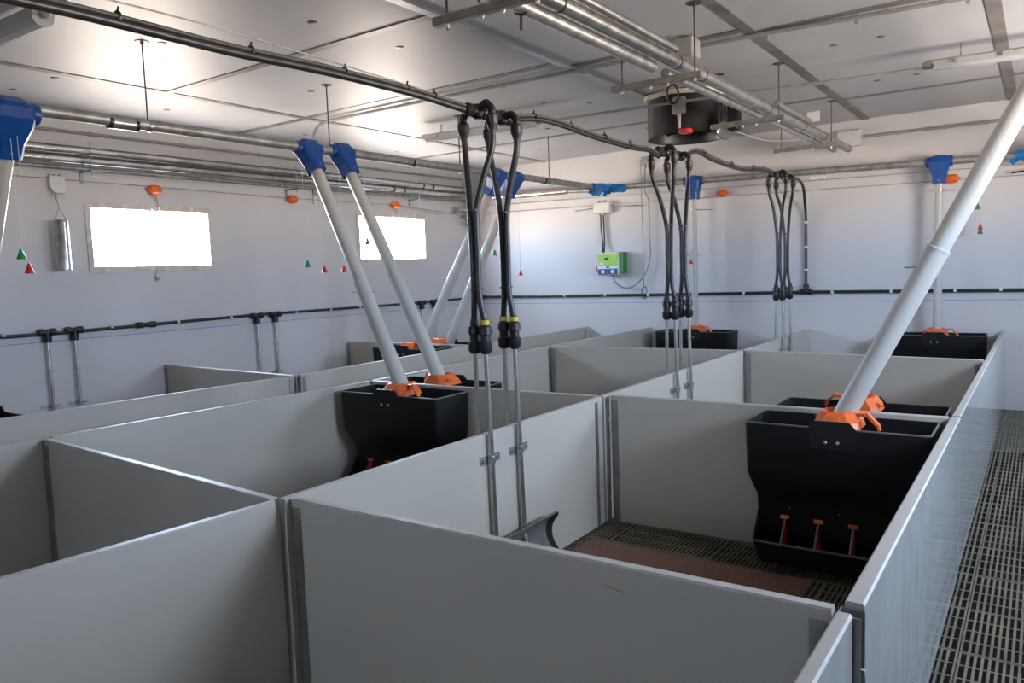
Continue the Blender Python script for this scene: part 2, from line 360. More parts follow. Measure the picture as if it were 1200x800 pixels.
# ------------------------------------------------------------------ feeders
def rring(hx, y0, y1, z, r=.03):
    pts = []
    for cx, cy, a0 in ((hx-r, y1-r, 0), (-hx+r, y1-r, 90), (-hx+r, y0+r, 180), (hx-r, y0+r, 270)):
        for k in range(4):
            a = math.radians(a0+k*30); pts.append(V((cx+r*math.cos(a), cy+r*math.sin(a), z)))
    return pts
def feeder():
    t = thing('pig_feeder', (0, 0, 0), 'x', 'feeder', 'black pig feeders')
    m = MB(); hw = .43
    R = [rring(.385, .03, .27, .20, .02), rring(.39, .03, .285, .29, .02), rring(.392, .03, .30, .40, .02), rring(.402, .03, .335, .445, .022), rring(.424, .025, .368, .52, .03), rring(hw, .022, .375, .78, .03),
         rring(hw-.009, .031, .366, .781, .024), rring(hw-.012, .034, .360, .55, .024), rring(.38, .04, .22, .42, .02)]
    m.loft(R, True); m.build('hopper', 'hopper', t, local=True)
    m = MB()
    A = rring(hw+.001, .021, .376, .777, .03); B = rring(hw+.001, .021, .376, .783, .03); D = rring(hw-.008, .030, .367, .784, .024); E_ = rring(hw-.008, .030, .367, .776, .024)
    m.loft([A, B, D, E_], True, False, False); m.build('hopper_rim', 'edge', t, label='lighter rim', local=True)
    # raised tabs front with bolts
    m = MB(); y = .3745
    poly = [(-.112, y, .776), (-.078, y, .815), (.078, y, .815), (.112, y, .776), (.100, y, .68), (-.100, y, .68)]
    m.prism([V(p)-V((0, .008, 0)) for p in poly], (0, .010, 0)); m.build('front_tab', 'hopper', t, local=True)
    MB().obar((-.078, y-.002, .8155), (.078, y-.002, .8155), .003, .009, V((0, 0, 1))).build('tab_edge', 'edge', t, local=True)
    for sx in (-1, 1): MB().lathe((sx*.028, y+.006, .715), (0, 1, 0), [(0, .008), (.006, .008), (.009, .004)], 10).build('bolt', 'galv', t, local=True)
    for sx in (-.26, -.02, .22): MB().lathe((sx, .296, .345), (0, 1, 0), [(0, .004), (.006, .003)], 8).build('bolt', 'galvd', t, local=True)
    # trough
    m = MB(); o = .392
    R = [rring(.37, .03, .325, .05, .02), rring(.385, .028, .345, .10, .02), rring(.395, .026, .372, .165, .02), rring(.395, .026, .372, .175, .02), rring(.385, .036, .36, .175, .018), rring(.375, .04, .335, .115, .018)]
    m.loft(R, True)
    for sx in (-1, 1):
        m.prism([(sx*.392, .23, .36), (sx*.392, .372, .175), (sx*.392, .03, .175), (sx*.392, .03, .36)], (-sx*.008, 0, 0))
    m.build('trough', 'hopper', t, local=True)
    MB().box((-.393, .366, .168), (.393, .376, .177)).build('trough_lip', 'edge', t, label='dark grey lip', local=True)
    for k in range(4):
        x = -.2475+k*.165
        d = MB(); d.prism([(x-.004, .27, .290), (x-.004, .366, .176), (x-.004, .27, .12)], (.008, 0, 0)); dv = d.build('divider', 'red', t, label='red trough divider', local=True)
        MB().obar((x, .285, .285), (x, .370, .178), .010, .007, V((1, 0, 0))).build('divider_edge', 'edge', dv, local=True)
        MB().bbox((x-.022, .268, .282), (x+.022, .300, .300), .003).build('divider_cap', 'orange', dv, label='orange divider cap', local=True)
    # orange tube holder
    m = MB(); c = .052
    def oc(hx, y0, y1, z, c): return [V(p) for p in ((hx, y0+c, z), (hx, y1-c, z), (hx-c, y1, z), (-hx+c, y1, z), (-hx, y1-c, z), (-hx, y0+c, z), (-hx+c, y0, z), (hx-c, y0, z))]
    m.loft([oc(.108, .10, .335, .765, .03), oc(.100, .105, .325, .800, .035), oc(.078, .115, .295, .842, .04), oc(.066, .125, .280, .845, .04), oc(.062, .13, .275, .80, .04)], False)
    m.obar((0, .345, .778), (0, .315, .826), .040, .012, V((1, 0, 0)))
    m.obar((-.088, .22, .832), (-.135, .235, .835), .055, .014, V((0, 1, 0))); m.obar((-.133, .235, .838), (-.188, .262, .790), .042, .013, V((0, 1, 0))); m.obar((-.186, .262, .795), (-.196, .268, .768), .03, .012, V((0, 1, 0)))
    m.obar((.085, .17, .818), (.118, .16, .80), .04, .012, V((0, 1, 0)))
    m.build('tube_holder', 'orange', t, label='orange plastic tube holder', local=True)
    return t
F0 = feeder()
FE = [(-.808, 4.148, 180, .975, 'large black feeder nearest the camera in the right front pen'),
      (-.80, 4.208, 0, .975, 'black feeder showing only its rim behind the cross board of the right pen'),
      (-3.63, 4.052, 180, 1.04, 'black feeder at picture centre in the middle pen under the leaning tube'),
      (-3.66, 4.096, 0, 1.04, 'black feeder behind the middle cross board, only its rear rim and tab showing'),
      (-3.49, 9.15, 180, 1.09, 'black feeder against the far wall behind the middle drinker pipes'),
      (-.90, 9.15, 180, 1.04, 'black feeder against the far wall nearest the walkway'),
      (-5.80, 6.535, 180, 1.06, 'black feeder by the left wall under the left tube of the far leaning pair'),
      (-5.74, 6.585, 0, 1.04, 'black feeder farther back by the left wall behind its cross board'),
      (-5.735, 1.775, 0, 1.04, 'black feeder at the very left edge, mostly cropped')]
FE[8] = (-5.70, 1.775, 0, 1.04, FE[8][4])
for i, (x, y, rz, sc, lb) in enumerate(FE):
    o = F0 if i == 0 else copy_tree(F0)
    o.location = (x, y, 0); o.rotation_euler = (0, 0, math.radians(rz)); o.scale = (sc, 1, 1); o['label'] = lb

# ------------------------------------------------------------------ auger pipes, outlets, tubes
def ring_bands(pts_r, parent, name, mt):
    for c, ax, r, ln in pts_r: MB().lathe(c, ax, [(-ln/2, r), (ln/2, r)], 14).build(name, mt, parent)
ap = thing('auger_pipe', (-4.65, 5.5, 2.575), 'long weathered galvanised feed pipe hung over the left walkway', 'pipe')
MB().tube([(-4.65, -1.5, 2.56), (-4.65, 8.75, 2.60)], .036, 16).build('pipe', 'galvd', ap)
ring_bands([((-4.65, 2.50, 2.565), (0, 1, 0), .040, .022), ((-4.65, 2.66, 2.565), (0, 1, 0), .040, .022), ((-4.65, 5.2, 2.58), (0, 1, 0), .040, .02), ((-4.65, 7.4, 2.59), (0, 1, 0), .041, .03)], ap, 'coupling_band', 'black')
MB().lathe((-4.65, 2.58, 2.565), (0, 1, 0), [(-.07, .0385), (.07, .0385)], 14).build('coupling', 'galv', ap)
def hanger(x, y, z0, mt='rod', plate=True, par=None):
    m = MB(); m.tube([(x, y, z0), (x, y, ZC)], .0055, 6)
    if plate: m.lathe((x, y, ZC), (0, 0, -1), [(0, .045), (.003, .043)], 14); m.lathe((x, y, ZC-.004), (0, 0, -1), [(0, .012), (.012, .010)], 8)
    return m.build('hanger_rod', mt, par)
for y in (2.75, 4.25, 5.9, 7.53): hanger(-4.66, y, 2.58, par=ap); MB().lathe((-4.65, y, 2.572), (0, 1, 0), [(-.012, .0385), (.012, .0385)], 14).build('pipe_clamp', 'galv', ap)
ae = thing('auger_pipe', (-2.2, 8.95, 2.55), 'grey galvanised feed pipe running along the far wall near the ceiling', 'pipe')
MB().tube([(-4.50, 8.95, 2.615), (-.1, 8.95, 2.515), (.0, 8.95, 2.515)], .036, 16).build('pipe', 'galvd', ae)
ring_bands([((-2.0, 8.95, 2.558), (1, 0, 0), .041, .03)], ae, 'coupling_band', 'galv')
ap2 = thing('auger_pipe', (.1, 4.5, 2.6), 'feed pipe over the right walkway, outside the right edge', 'pipe')
MB().tube([(.1, -1.5, 2.6), (.1, 8.7, 2.55)], .036, 16).build('pipe', 'galvd', ap2)
for y in (1.0, 4.5, 7.8): hanger(.1, y, 2.58, par=ap2)
def wrap(cen, dirs, lb):
    t = thing('pipe_elbow', cen, lb, 'pipe fitting')
    m = MB(); a = V(cen)+V(dirs[0]); b = V(cen); c = V(cen)+V(dirs[1]); pts = curve([a, (a+b)/2+V((0, 0, .006)), b, (b+c)/2, c], 5)
    m.tube(pts, .05, 12, radii=[.046+.012*random.random() for _ in pts]); m.build('blue_wrapping', 'bluewrap', t)
    k = MB()
    for i in range(6):
        p = a.lerp(b, i/5); k.obar(p+V((0, 0, -.03)), p+V((random.uniform(-.05, .05), -.04-.03*random.random(), -.075-.03*random.random())), .05, .004, V((1, 1, .3)))
    k.build('loose_tape', 'bluewrap', t)
    MB().bbox(b+V((-.03, -.02, .03)), b+V((.03, .03, .065)), .006).build('tape_patch', 'yellow', t, label='yellow patch')
    return t
wrap((-4.62, 8.92, 2.605), ((-.02, -.42, -.008), (.22, .03, -.01)), 'blue taped elbow at the far left corner where the two feed pipes meet')
wrap((.06, 8.92, 2.53), ((-.30, .03, -.01), (.02, -.25, 0)), 'blue taped elbow at the far right where the feed pipe turns')
def tube_thing(top, bot, lb, r=.053, joint=None, group='leaning grey feed tubes', jl=None):
    top = V(top); bot = V(bot); t = thing('feed_tube', bot, lb, 'tube', group)
    j = joint if joint is not None else .5; c = bot.lerp(top, j)
    MB().tube([bot, c], r, 20).build('lower_tube', 'pvc', t)
    MB().tube([c-(c-bot).normalized()*.002, top], r*.90, 20).build('upper_tube', 'pvc', t)
    d = (top-bot).normalized(); MB().lathe(c, d, [(-.012, r*1.04), (0, r*1.05), (.004, r*.95)], 20).build('sleeve', 'pvc', t)
    k = MB(); k.lathe(c-d*.09, V((1, .3, 0)), [(-r-.05, .004), (r+.03, .004)], 6); k.build('locking_pin', 'galvd', t)
    return t
def outlet(pt, toward, pipedir, lb, s=1.0, string=True):
    pt = V(pt); d = (V(toward)-pt).normalized(); t = thing('feed_outlet', pt, lb, 'feed outlet', 'blue feed outlets')
    pd = V(pipedir).normalized(); sd = pd.cross(d).normalized()
    def rg(h, a, b, c=.02):
        o = pt+d*h; c = min(c, a*.4, b*.4)
        return [o+pd*x+sd*y for x, y in ((a, b-c), (a-c, b), (-a+c, b), (-a, b-c), (-a, -b+c), (-a+c, -b), (a-c, -b), (a, -b+c))]
    m = MB(); m.loft([rg(-.058*s, .045*s, .03*s), rg(-.045*s, .075*s, .052*s), rg(0, .085*s, .062*s), rg(.045*s, .082*s, .062*s), rg(.13*s, .058*s, .060*s), rg(.20*s, .056*s, .058*s)], False)
    m.build('outlet_body', 'blue', t)
    for sx in (-1, 1): MB().lathe(pt+pd*sx*.075*s, pd*sx, [(0, .050*s), (.03*s, .047*s), (.034*s, .042*s)], 14).build('outlet_collar', 'blue', t)
    k = MB(); k.obar(pt+sd*.064*s-d*.02, pt+sd*.064*s+d*.17*s, .006, .006, pd); k.build('outlet_rib', 'blue', t)
    for sx in (-1, 1): MB().lathe(pt+d*.17*s+sd*sx*.058*s, sd*sx, [(0, .008), (.005, .006)], 8).build('bolt', 'galv', t)
    return d
tubes = [((-4.65, 4.02, 2.57), (-3.63, 3.86, .79), 'left tube of the pair rising from the centre feeder to a blue outlet', .47),
         ((-4.65, 4.36, 2.58), (-3.66, 4.30, .79), 'right tube of the near leaning pair, crossing in front of the second window', .50),
         ((-4.65, 6.50, 2.58), (-5.66, 6.36, .79), 'left tube of the far pair leaning towards the left wall', .5),
         ((-4.65, 6.82, 2.58), (-5.62, 6.78, .79), 'right tube of the far pair leaning towards the left wall', .5),
         ((-4.65, 1.96, 2.545), (-5.70, 1.98, .79), 'feed tube at the very left edge, mostly cropped', .5),
         ((.10, 4.02, 2.60), (-.805, 3.955, .79), 'large light grey feed tube slanting across the right side from the nearest feeder', .50)]
outl = ['blue feed outlet above the centre feeder, left one of two', 'blue feed outlet above the centre feeder, right one of two',
        'blue feed outlet behind the nearest black hoses, left one of two', 'blue feed outlet behind the nearest black hoses, right one of two',
        'large blue feed outlet cropped by the upper left edge', 'blue feed outlet over the right walkway, out of frame']
for (a, b, lb, j), ol in zip(tubes, outl):
    d = outlet(a, b, (0, 1, 0), ol, 1.25 if 'cropped' in ol else 1.08)
    tube_thing(V(a)+d*.19, b, lb, .052 if a[0] < 0 else .050, j)
for x, lb, ol in ((-.891, 'vertical white feed tube on the far wall nearest the walkway', 'blue feed outlet on the far wall pipe nearest the walkway'),
                  (-3.500, 'vertical white feed tube on the far wall behind the middle drinker hoses', 'blue feed outlet on the far wall pipe behind the middle hoses')):
    z = 2.615-(x+4.5)/4.4*.1
    d = outlet((x, 8.95, z), (x, 8.95, 0), (1, 0, 0), ol, 1.1)
    tube_thing((x, 8.95, z-.19), (x, 8.95, .79), lb, .040, .62, 'vertical feed tubes')
    m = MB(); m.lathe((x, 8.95, 2.25), (0, 0, 1), [(-.01, .046), (.01, .046)], 14); m.tube([(x+.04, 8.95, 2.25), (x+.17, 9.16, 2.25)], .005, 6)
    m.build('wall_clamp', 'galv', None, 'thin steel clamp holding the vertical tube %s' % ('nearest the walkway' if x > -2 else 'behind the middle hoses'), 'clamp', base=(x, 9.1, 2.25))

# ------------------------------------------------------------------ pull cords with cones
def cord(x, y, zc, ztop, col, lb, both=None):
    t = thing('pull_cord', (x, y, zc), lb, 'cord', 'pull cords with coloured cones')
    MB().tube([(x, y, zc), (x, y, ztop)], .0016, 5).build('string', 'string', t)
    MB().lathe((x, y, zc), (0, 0, -1), [(0, .005), (.052, .024), (.056, .024), (.057, .018)], 14).build('cone', col, t, label=col+' cone')
    if both: MB().lathe((x, y, zc-.045), (0, 0, -1), [(0, .006), (.05, .026), (.054, .026)], 14).build('cone', both, t, label=both+' cone')
cord(-4.65, 1.945, 1.80, 2.575, 'green', 'green cone on a cord at the far left edge')
cord(-4.64, 1.975, 1.72, 2.575, 'red', 'red cone on a cord at the far left, below a green one')
cord(-4.65, 3.95, 1.725, 2.575, 'green', 'green cone hanging right of the first window')
cord(-4.65, 4.115, 1.68, 2.575, 'red', 'red cone hanging left of the near leaning tubes')
cord(-4.65, 4.32, 1.68, 2.575, 'red', 'red cone hanging between the two near leaning tubes')
cord(-4.65, 4.60, 1.905, 2.575, 'green', 'green cone seen against the second window')
cord(-4.65, 6.40, 1.81, 2.575, 'green', 'green cone hanging between the nearest black hoses')
cord(-4.65, 6.58, 1.605, 2.575, 'red', 'red cone hanging behind the right pair of nearest black hoses')
cord(-4.65, 6.865, 1.595, 2.575, 'red', 'red cone hanging right of the nearest black hoses')
cord(-3.58, 8.90, 1.76, 2.56, 'green', 'small green cone beside the middle drinker hoses')
cord(-3.515, 8.88, 1.655, 2.56, 'red', 'small red cone in front of the far vertical tube')
cord(-.552, 8.95, 2.085, 2.53, 'green', 'upper green cone at the right edge beyond the large slanting tube')
cord(-.527, 8.95, 1.885, 2.53, 'red', 'red cone stacked over a green one at the right edge', 'green')

# ------------------------------------------------------------------ heating pipe bundle under the ceiling
bu = thing('pipe_bundle', (-1.85, 4, 2.75), 'bundle of shiny galvanised pipes running under the ceiling to the far wall', 'pipes')
MB().tube([(-1.835, .3, 2.765), (-1.795, 4.40, 2.765)], .040, 20).build('main_pipe', 'shiny', bu)
MB().tube([(-1.795, 4.40, 2.765), (-1.752, 8.95, 2.765)], .0395, 20).build('main_pipe', 'galv', bu)
MB().tube([(-1.868, .3, 2.700), (-1.888, 4.22, 2.730)], .035, 16).build('side_pipe', 'galv', bu)
MB().tube([(-1.895, 4.42, 2.735), (-1.845, 8.7, 2.735)], .027, 16).build('side_pipe', 'galv', bu)
MB().tube([(-1.76, .3, 2.80), (-1.735, 4.20, 2.795)], .023, 14).build('thin_pipe', 'shiny', bu)
MB().tube([(-1.715, 6.1, 2.795), (-1.705, 7.1, 2.795)], .019, 14).build('thin_pipe', 'galv', bu)
for y in (2.35, 2.62, 3.05, 4.35, 4.75, 6.1, 7.12, 7.85, 8.88):
    rr = .0415 if y < 4.4 else .041
    MB().lathe((-1.835+.0095*(y-.3), y, 2.765), (0, 1, 0), [(-.009, rr), (.009, rr)], 20).build('pipe_strap', 'black', bu)
for y in (2.56, 2.86):
    m = MB().lathe((-1.887, y, 2.718), (0, 1, 0), [(-.011, .0375), (.011, .0375)], 16); m.tube([(-1.887, y, 2.69), (-1.89, y, 2.62 if y > 2.8 else 2.66)], .006, 6)
    m.build('pipe_strap', 'black', bu)
for y in (2.70, 4.40, 6.13, 7.90):
    m = MB(); xo = -2.24
    m.box((xo, y-.018, 2.665), (-1.66, y+.018, 2.670)); m.box((xo, y-.020, 2.665), (-1.66, y-.015, 2.702))
    m.build('support_angle', 'angle', bu)
    hanger(-2.17, y, 2.64, par=bu); hanger(-1.70, y, 2.64, par=bu)
    for x in (-2.17, -1.98, -1.87, -1.70): MB().lathe((x, y, 2.665), (0, 0, -1), [(0, .010), (.010, .010), (.018, .005)], 6).build('nut', 'galvd', bu)

# ------------------------------------------------------------------ conduits, lamps, boxes on the ceiling
def conduit(pts, r, lb, clips, mt='cond', n=10, group=None, clipm='cond', ax=None):
    t = thing('conduit', pts[len(pts)//2], lb, 'conduit', group)
    MB().tube(pts, r, n).build('pipe', mt, t)
    for c, a in clips: MB().lathe(c, a, [(-.012, r*1.35), (.012, r*1.35)], 10).build('clip', clipm, t)
    return t
Zc = ZC-.022
conduit(curve([(-5.81, 5.06, 2.78), (-5.81, 5.08, 2.90), (-5.77, 5.10, 3.01), (-5.68, 5.11, 3.055), (-5.5, 5.12, Zc), (-4.25, 5.12, Zc)], 5) + [(-1.6, 5.20, Zc), (1.4, 5.50, Zc)], .014,
        'long grey conduit crossing the ceiling from beyond the left feed pipe to the right edge', [((x, 5.12+(x+4.25)*.068, Zc), (1, .07, 0)) for x in (-3.6, -2.9, -2.5, -1.55, -1.0, -.4)])
conduit([(-3.90, 6.18, 2.965), (-2.66, 6.27, 2.96), (-.70, 6.50, 2.955)], .012, 'thin grey conduit running between the two ceiling lamps past the round fan duct', [((x, 6.27+(x+2.66)*.117, 2.96), (1, .11, 0)) for x in (-3.2, -2.2, -1.5)])
conduit([(-1.62, YF-.02, 2.90), (1.3, YF-.02, 2.90)], .016, 'grey conduit high on the far wall right of the square box', [((x, YF-.02, 2.90), (1, 0, 0)) for x in (-1.3, -1.02, -.86, -.5)])
conduit([(XL+.02, 1.6, 2.935), (XL+.02, 8.95, 2.955)], .014, 'grey conduit high on the left wall just under the ceiling', [((XL+.02, y, 2.935+.0027*(y-1.6)), (0, 1, 0)) for y in (3.6, 4.5, 5.4, 6.3, 7.2, 8.1)])
def lamp(a, b, lb, q=1):
    a = V(a); b = V(b); d = (b-a).normalized(); s = d.cross(V((0, 0, 1))).normalized(); t = thing('strip_lamp', (a+b)/2, lb, 'lamp', 'fluorescent strip lamps')
    def sec(o, pr): return [o+s*x*q+V((0, 0, z*q)) for x, z in pr]
    base = [(-.040, .0), (.040, .0), (.044, .022), (.03, .035), (-.03, .035), (-.044, .022)]
    MB().loft([sec(a, base), sec(b, base)], False).build('lamp_body', 'ivory', t)
    df = [(.042, 0), (.040, -.018), (.026, -.036), (0, -.042), (-.026, -.036), (-.040, -.018), (-.042, 0)]
    MB().loft([sec(a+d*.01, df), sec(b-d*.01, df)], False).build('diffuser', 'diff', t)
    MB().tube([a+d*.08+V((0, 0, -.018)), b-d*.08+V((0, 0, -.018))], .010, 10).build('fluorescent_tube', 'white', t)
    for k in (.15, .85): MB().tube([a.lerp(b, k)+V((0, 0, .03)), V((*a.lerp(b, k).xy, ZC))], .006, 6).build('hanger', 'galvd', t)
    for k in (.12, .35, .65, .88):
        c = a.lerp(b, k)
        for sx in (-1, 1): MB().bbox(c+s*sx*.042+V((-.012, -.012, -.008)), c+s*sx*.050+V((.012, .012, .018)), .002).build('clip', 'steel', t)
    for e, ee in ((a, -d), (b, d)): MB().lathe(e+V((0, 0, .012)), ee, [(0, .03), (.03, .03), (.045, .018), (.06, .014)], 12).build('end_gland', 'cond', t)
lamp((-5.62, 1.99, 3.01), (-4.36, 2.04, 3.01), 'strip lamp cropped by the upper left corner', 1.35)
lamp((-5.25, 6.10, 2.975), (-3.95, 6.22, 2.975), 'strip lamp behind the nearest black hoses')
lamp((-.70, 6.46, 2.96), (.50, 6.60, 2.96), 'strip lamp at the upper right edge')
conduit([(-4.30, 2.06, 3.03), (-4.1, 2.07, Zc), (-2.4, 2.12, Zc)], .012, 'short grey conduit leaving the upper left lamp', [((-4.0, 2.08, Zc), (1, 0, 0))])
def wbox(c0, c1, lb, mt='ivory', cover=True, face=None, glands=None, name='junction_box'):
    c0 = V(c0); c1 = V(c1); t = thing(name, (c0+c1)/2, lb, 'electrical box')
    MB().bbox(c0, c1, .006).build('box_body', mt, t)
    if face is not None:
        e = V((.012, .012, .012)); f = V(face); a = c0+e; b = c1-e
        for i in range(3):
            if abs(f[i]) > .5:
                lo, hi = min(c0[i], c1[i]), max(c0[i], c1[i])
                a[i], b[i] = (hi, hi+.006) if f[i] > 0 else (lo-.006, lo)
        MB().bbox(a, b, .002).build('box_cover', mt, t)
    for g, ax in (glands or []): MB().lathe(g, ax, [(0, .014), (.02, .014), (.03, .009)], 8).build('gland', 'cond', t)
    return t
wbox((-2.06, 4.95, 2.96), (-1.93, 5.10, ZC-.008), 'ivory box on the ceiling behind the pipe bundle', face=(0, 0, -1))
wbox((-1.90, YF-.08, 2.81), (-1.66, YF-.002, 2.98), 'square grey box on the far wall behind the end of the pipe bundle', 'wall', face=(0, -1, 0))
wbox((-4.25, YF-.06, 2.87), (-4.15, YF-.002, 2.98), 'small grey box high on the far wall left of the middle hoses', 'cond', face=(0, -1, 0), glands=[((-4.2, YF-.03, 2.87), (0, 0, -1))])
MB().bbox((-2.02, 8.3, 2.99), (-1.90, 8.32, ZC), .002).build('white_tag', 'white', None, 'small white plate on the ceiling near the bundle end', 'plate', base=(-1.96, 8.3, ZC))

# fan duct
fx, fy, R_ = -2.665, 6.68, .345
fd = thing('fan_duct', (fx, fy, 2.72), 'black round exhaust fan duct coming through the ceiling', 'fan')
m = MB(); n = 40
m.lathe((fx, fy, 0), (0, 0, 1), [(2.72, R_-.006), (2.715, R_+.004), (2.74, R_), (3.089, R_), (3.089, R_-.02), (2.76, R_-.02), (2.72, R_-.006)], 40, False)
m.build('duct_shell', 'black', fd)
m = MB(); pr = []
for k in range(n):
    a = 2*math.pi*k/n; q = R_+.028+.014*math.sin(5*a)+.01*random.random(); pr.append((a, q))
m.loft([[V((fx+math.cos(a)*q*(1 if z > 3.05 else .97), fy+math.sin(a)*q*(1 if z > 3.05 else .97), z+.006*math.sin(7*a))) for a, q in pr] for z in (3.045, 3.06, 3.082)], True)
m.build('foam_seal', 'foam', fd, label='rough cream foam seal round the top')
m = MB(); m.lathe((fx, fy, 0), (0, 0, 1), [(2.80, .09), (2.86, .10), (2.95, .10), (2.97, .05)], 20)
for k in range(4): a = k*math.pi/2+.4; m.obar((fx+.08*math.cos(a), fy+.08*math.sin(a), 2.90), (fx+(R_-.02)*math.cos(a), fy+(R_-.02)*math.sin(a), 2.90), .03, .008)
m.build('fan_motor', 'galvd', fd)
for k in range(5):
    a = k*2*math.pi/5; MB().obar((fx+.05*math.cos(a), fy+.05*math.sin(a), 2.82), (fx+.34*math.cos(a+.15), fy+.34*math.sin(a+.15), 2.82), .11, .006, V((-math.sin(a), math.cos(a), .5))).build('fan_blade', 'hopper', fd)
q = V((fx+.02, fy-R_-.01, 0)); ux = V((1, 0, 0))
bx = V((-2.57, 6.29, 0))
MB().bbox((bx.x-.055, bx.y-.05, 2.86), (bx.x+.055, bx.y+.02, 3.0), .01).build('switch_box', 'cond', fd, label='grey switch box')
MB().lathe((bx.x, bx.y-.015, 2.86), (0, 0, -1), [(0, .016), (.03, .014), (.09, .012), (.12, .012)], 10).build('cable_gland', 'ivory', fd)
MB().lathe((bx.x+.06, bx.y-.02, 2.725), (0, 0, -1), [(0, .055), (.012, .06), (.03, .058), (.034, .05)], 18).build('float_ring', 'red', fd, label='red round knob under the duct')
cl = [V((bx.x-.02+.05*math.cos(a), bx.y-.10-.02*math.sin(a), 3.035+.075*math.sin(a)-.02)) for a in [i*.4 for i in range(17)]]
MB().tube(cl, .0105, 8).build('cable_loop', 'hose', fd); MB().tube([cl[0], (bx.x, bx.y-.03, 3.03), (bx.x, bx.y-.03, 2.99)], .007, 6).build('cable', 'hose', fd)
sb = thing('fan_actuator', (-2.24, 6.50, 2.8), 'black rectangular actuator on the right side of the round duct, with pulley wheel', 'actuator')
MB().bbox((-2.235, 6.49, 2.70), (-2.14, 6.60, 2.925), .015).build('actuator_body', 'black', sb)
m = MB(); m.lathe((-2.252, 6.44, 2.70), (-1, .25, 0), [(-.01, .07), (-.004, .075), (.008, .073), (.012, .055)], 20); m.build('pulley_wheel', 'steel', sb, label='pale round pulley wheel')
MB().lathe((-2.252, 6.44, 2.70), (-1, .25, 0), [(0, .02), (.025, .02)], 12).build('wheel_hub', 'black', sb)
m = MB(); m.box((-2.25, 6.43, 2.625), (-2.18, 6.45, 2.633)); m.box((-2.243, 6.44, 2.625), (-2.236, 6.50, 2.92)); m.build('bracket', 'galv', sb)
MB().tube(curve([(-2.19, 6.56, 2.70), (-2.06, 7.2, 2.68), (-1.80, 7.7, 2.74), (-1.76, 7.9, 2.82)], 6), .006, 6).build('sagging_cable', 'cond', None, 'thin grey cable sagging from the duct to the pipe bundle', 'cable', base=(-2, 7.3, 2.7))

# ------------------------------------------------------------------ left wall services
def long_pipe(pts, r, mt, lb, bands=(), n=16):
    t = thing('heating_pipe', V(pts[0]).lerp(V(pts[-1]), .5), lb, 'pipe'); MB().tube(pts, r, n).build('pipe', mt, t)
    for c, a in bands: MB().lathe(c, a, [(-.012, r*1.06), (.012, r*1.06)], n).build('pipe_strap', 'black', t)
long_pipe([(-6.95, 2.6, 2.762), (-6.95, 9.0, 2.79)], .041, 'shiny', 'upper shiny heating pipe along the top of the left wall', [((-6.95, 7.95, 2.785), (0, 1, 0)), ((-6.95, 8.15, 2.786), (0, 1, 0))])
long_pipe([(-6.97, 2.6, 2.682), (-6.97, 8.9, 2.71)], .036, 'shiny', 'lower shiny heating pipe along the top of the left wall', [((-6.97, 7.4, 2.703), (0, 1, 0)), ((-6.97, 7.6, 2.704), (0, 1, 0))])
long_pipe([(-7.02, 2.6, 2.620), (-7.02, 9.0, 2.645)], .019, 'galvd', 'dull thin pipe below the shiny pipes on the left wall')
long_pipe([(-6.95, 9.00, 2.665), (-5.30, 9.02, 2.635)], .040, 'shiny', 'shiny pipe on the far wall beside the left corner')
long_pipe([(-5.30, 9.02, 2.635), (-4.72, 9.02, 2.60)], .026, 'galvd', 'dull end of the heating pipe on the far wall below the blue taped elbow')
for y in (3.5, 5.75, 7.8):
    m = MB(); m.box((XL, y-.015, 2.585), (XL+.22, y+.015, 2.597)); m.box((XL, y-.015, 2.50), (XL+.01, y+.015, 2.60)); m.tube([(XL+.19, y, 2.55), (XL+.19, y, 2.84)], .004, 6)
    m.build('pipe_bracket', 'galvd', None, {3.5: 'steel bracket under the heating pipes above the first window', 5.75: 'steel bracket under the heating pipes between the windows', 7.8: 'steel bracket under the heating pipes above the second window'}[y], 'bracket', base=(XL, y, 2.5))
m = MB(); m.lathe((XL+.05, 6.15, 2.60), (0, 1, 0), [(-.02, .05), (.02, .05)], 14); m.box((XL, 6.13, 2.45), (XL+.02, 6.17, 2.62))
m.build('pulley_plate', 'white', None, 'round white pulley on the left wall behind the near leaning tubes', 'pulley', base=(XL, 6.15, 2.5))
# winch cable with orange insulators
MB().tube([(XL+.03, 1.6, 2.53), (XL+.03, 4.16, 2.515), (XL+.03, 5.8, 2.50), (XL+.03, 7.49, 2.515), (XL+.03, 9.0, 2.43)], .004, 6).build('winch_cable', 'galvd', None, 'thin steel cable strung along the left wall above the windows', 'cable', base=(XL+.03, 5, 2.5))
MB().tube([(XL+.05, 7.55, 2.50), (XL+.04, 8.4, 2.42)], .003, 6).build('winch_cable', 'galvd', None, 'short slack cable right of the second window', 'cable', base=(XL+.03, 8, 2.45))
def insul(x, y, z, ax, lb, s=.86, leg=None):
    t = thing('insulator', (x, y, z), lb, 'pulley', 'orange pulleys on the cables'); ax = V(ax)
    MB().lathe((x, y, z), ax, [(-.085*s, .014*s), (-.065*s, .02*s), (-.055*s, .045*s), (-.02*s, .054*s), (.02*s, .054*s), (.055*s, .045*s), (.065*s, .02*s), (.085*s, .014*s)], 12).build('insulator_body', 'orange', t)
    if leg: MB().tube([(x, y, z-.04), leg], .005, 6).build('pull_rod', 'galvd', t)
insul(XL+.04, 4.16, 2.485, (0, 1, 0), 'orange pulley above the first window', leg=(XL+.03, 4.20, 2.31))
insul(XL+.04, 5.80, 2.49, (0, 1, 0), 'orange pulley on the left wall between the windows')
insul(XL+.04, 7.49, 2.51, (0, 1, 0), 'orange pulley above the second window', leg=(XL+.03, 7.56, 2.37))
insul(-3.19, YF-.06, 2.43, (1, 0, 0), 'orange pulley on the far wall right of the middle hoses')
insul(-.79, YF-.06, 2.365, (1, 0, 0), 'orange pulley on the far wall beside the vertical tube near the walkway')
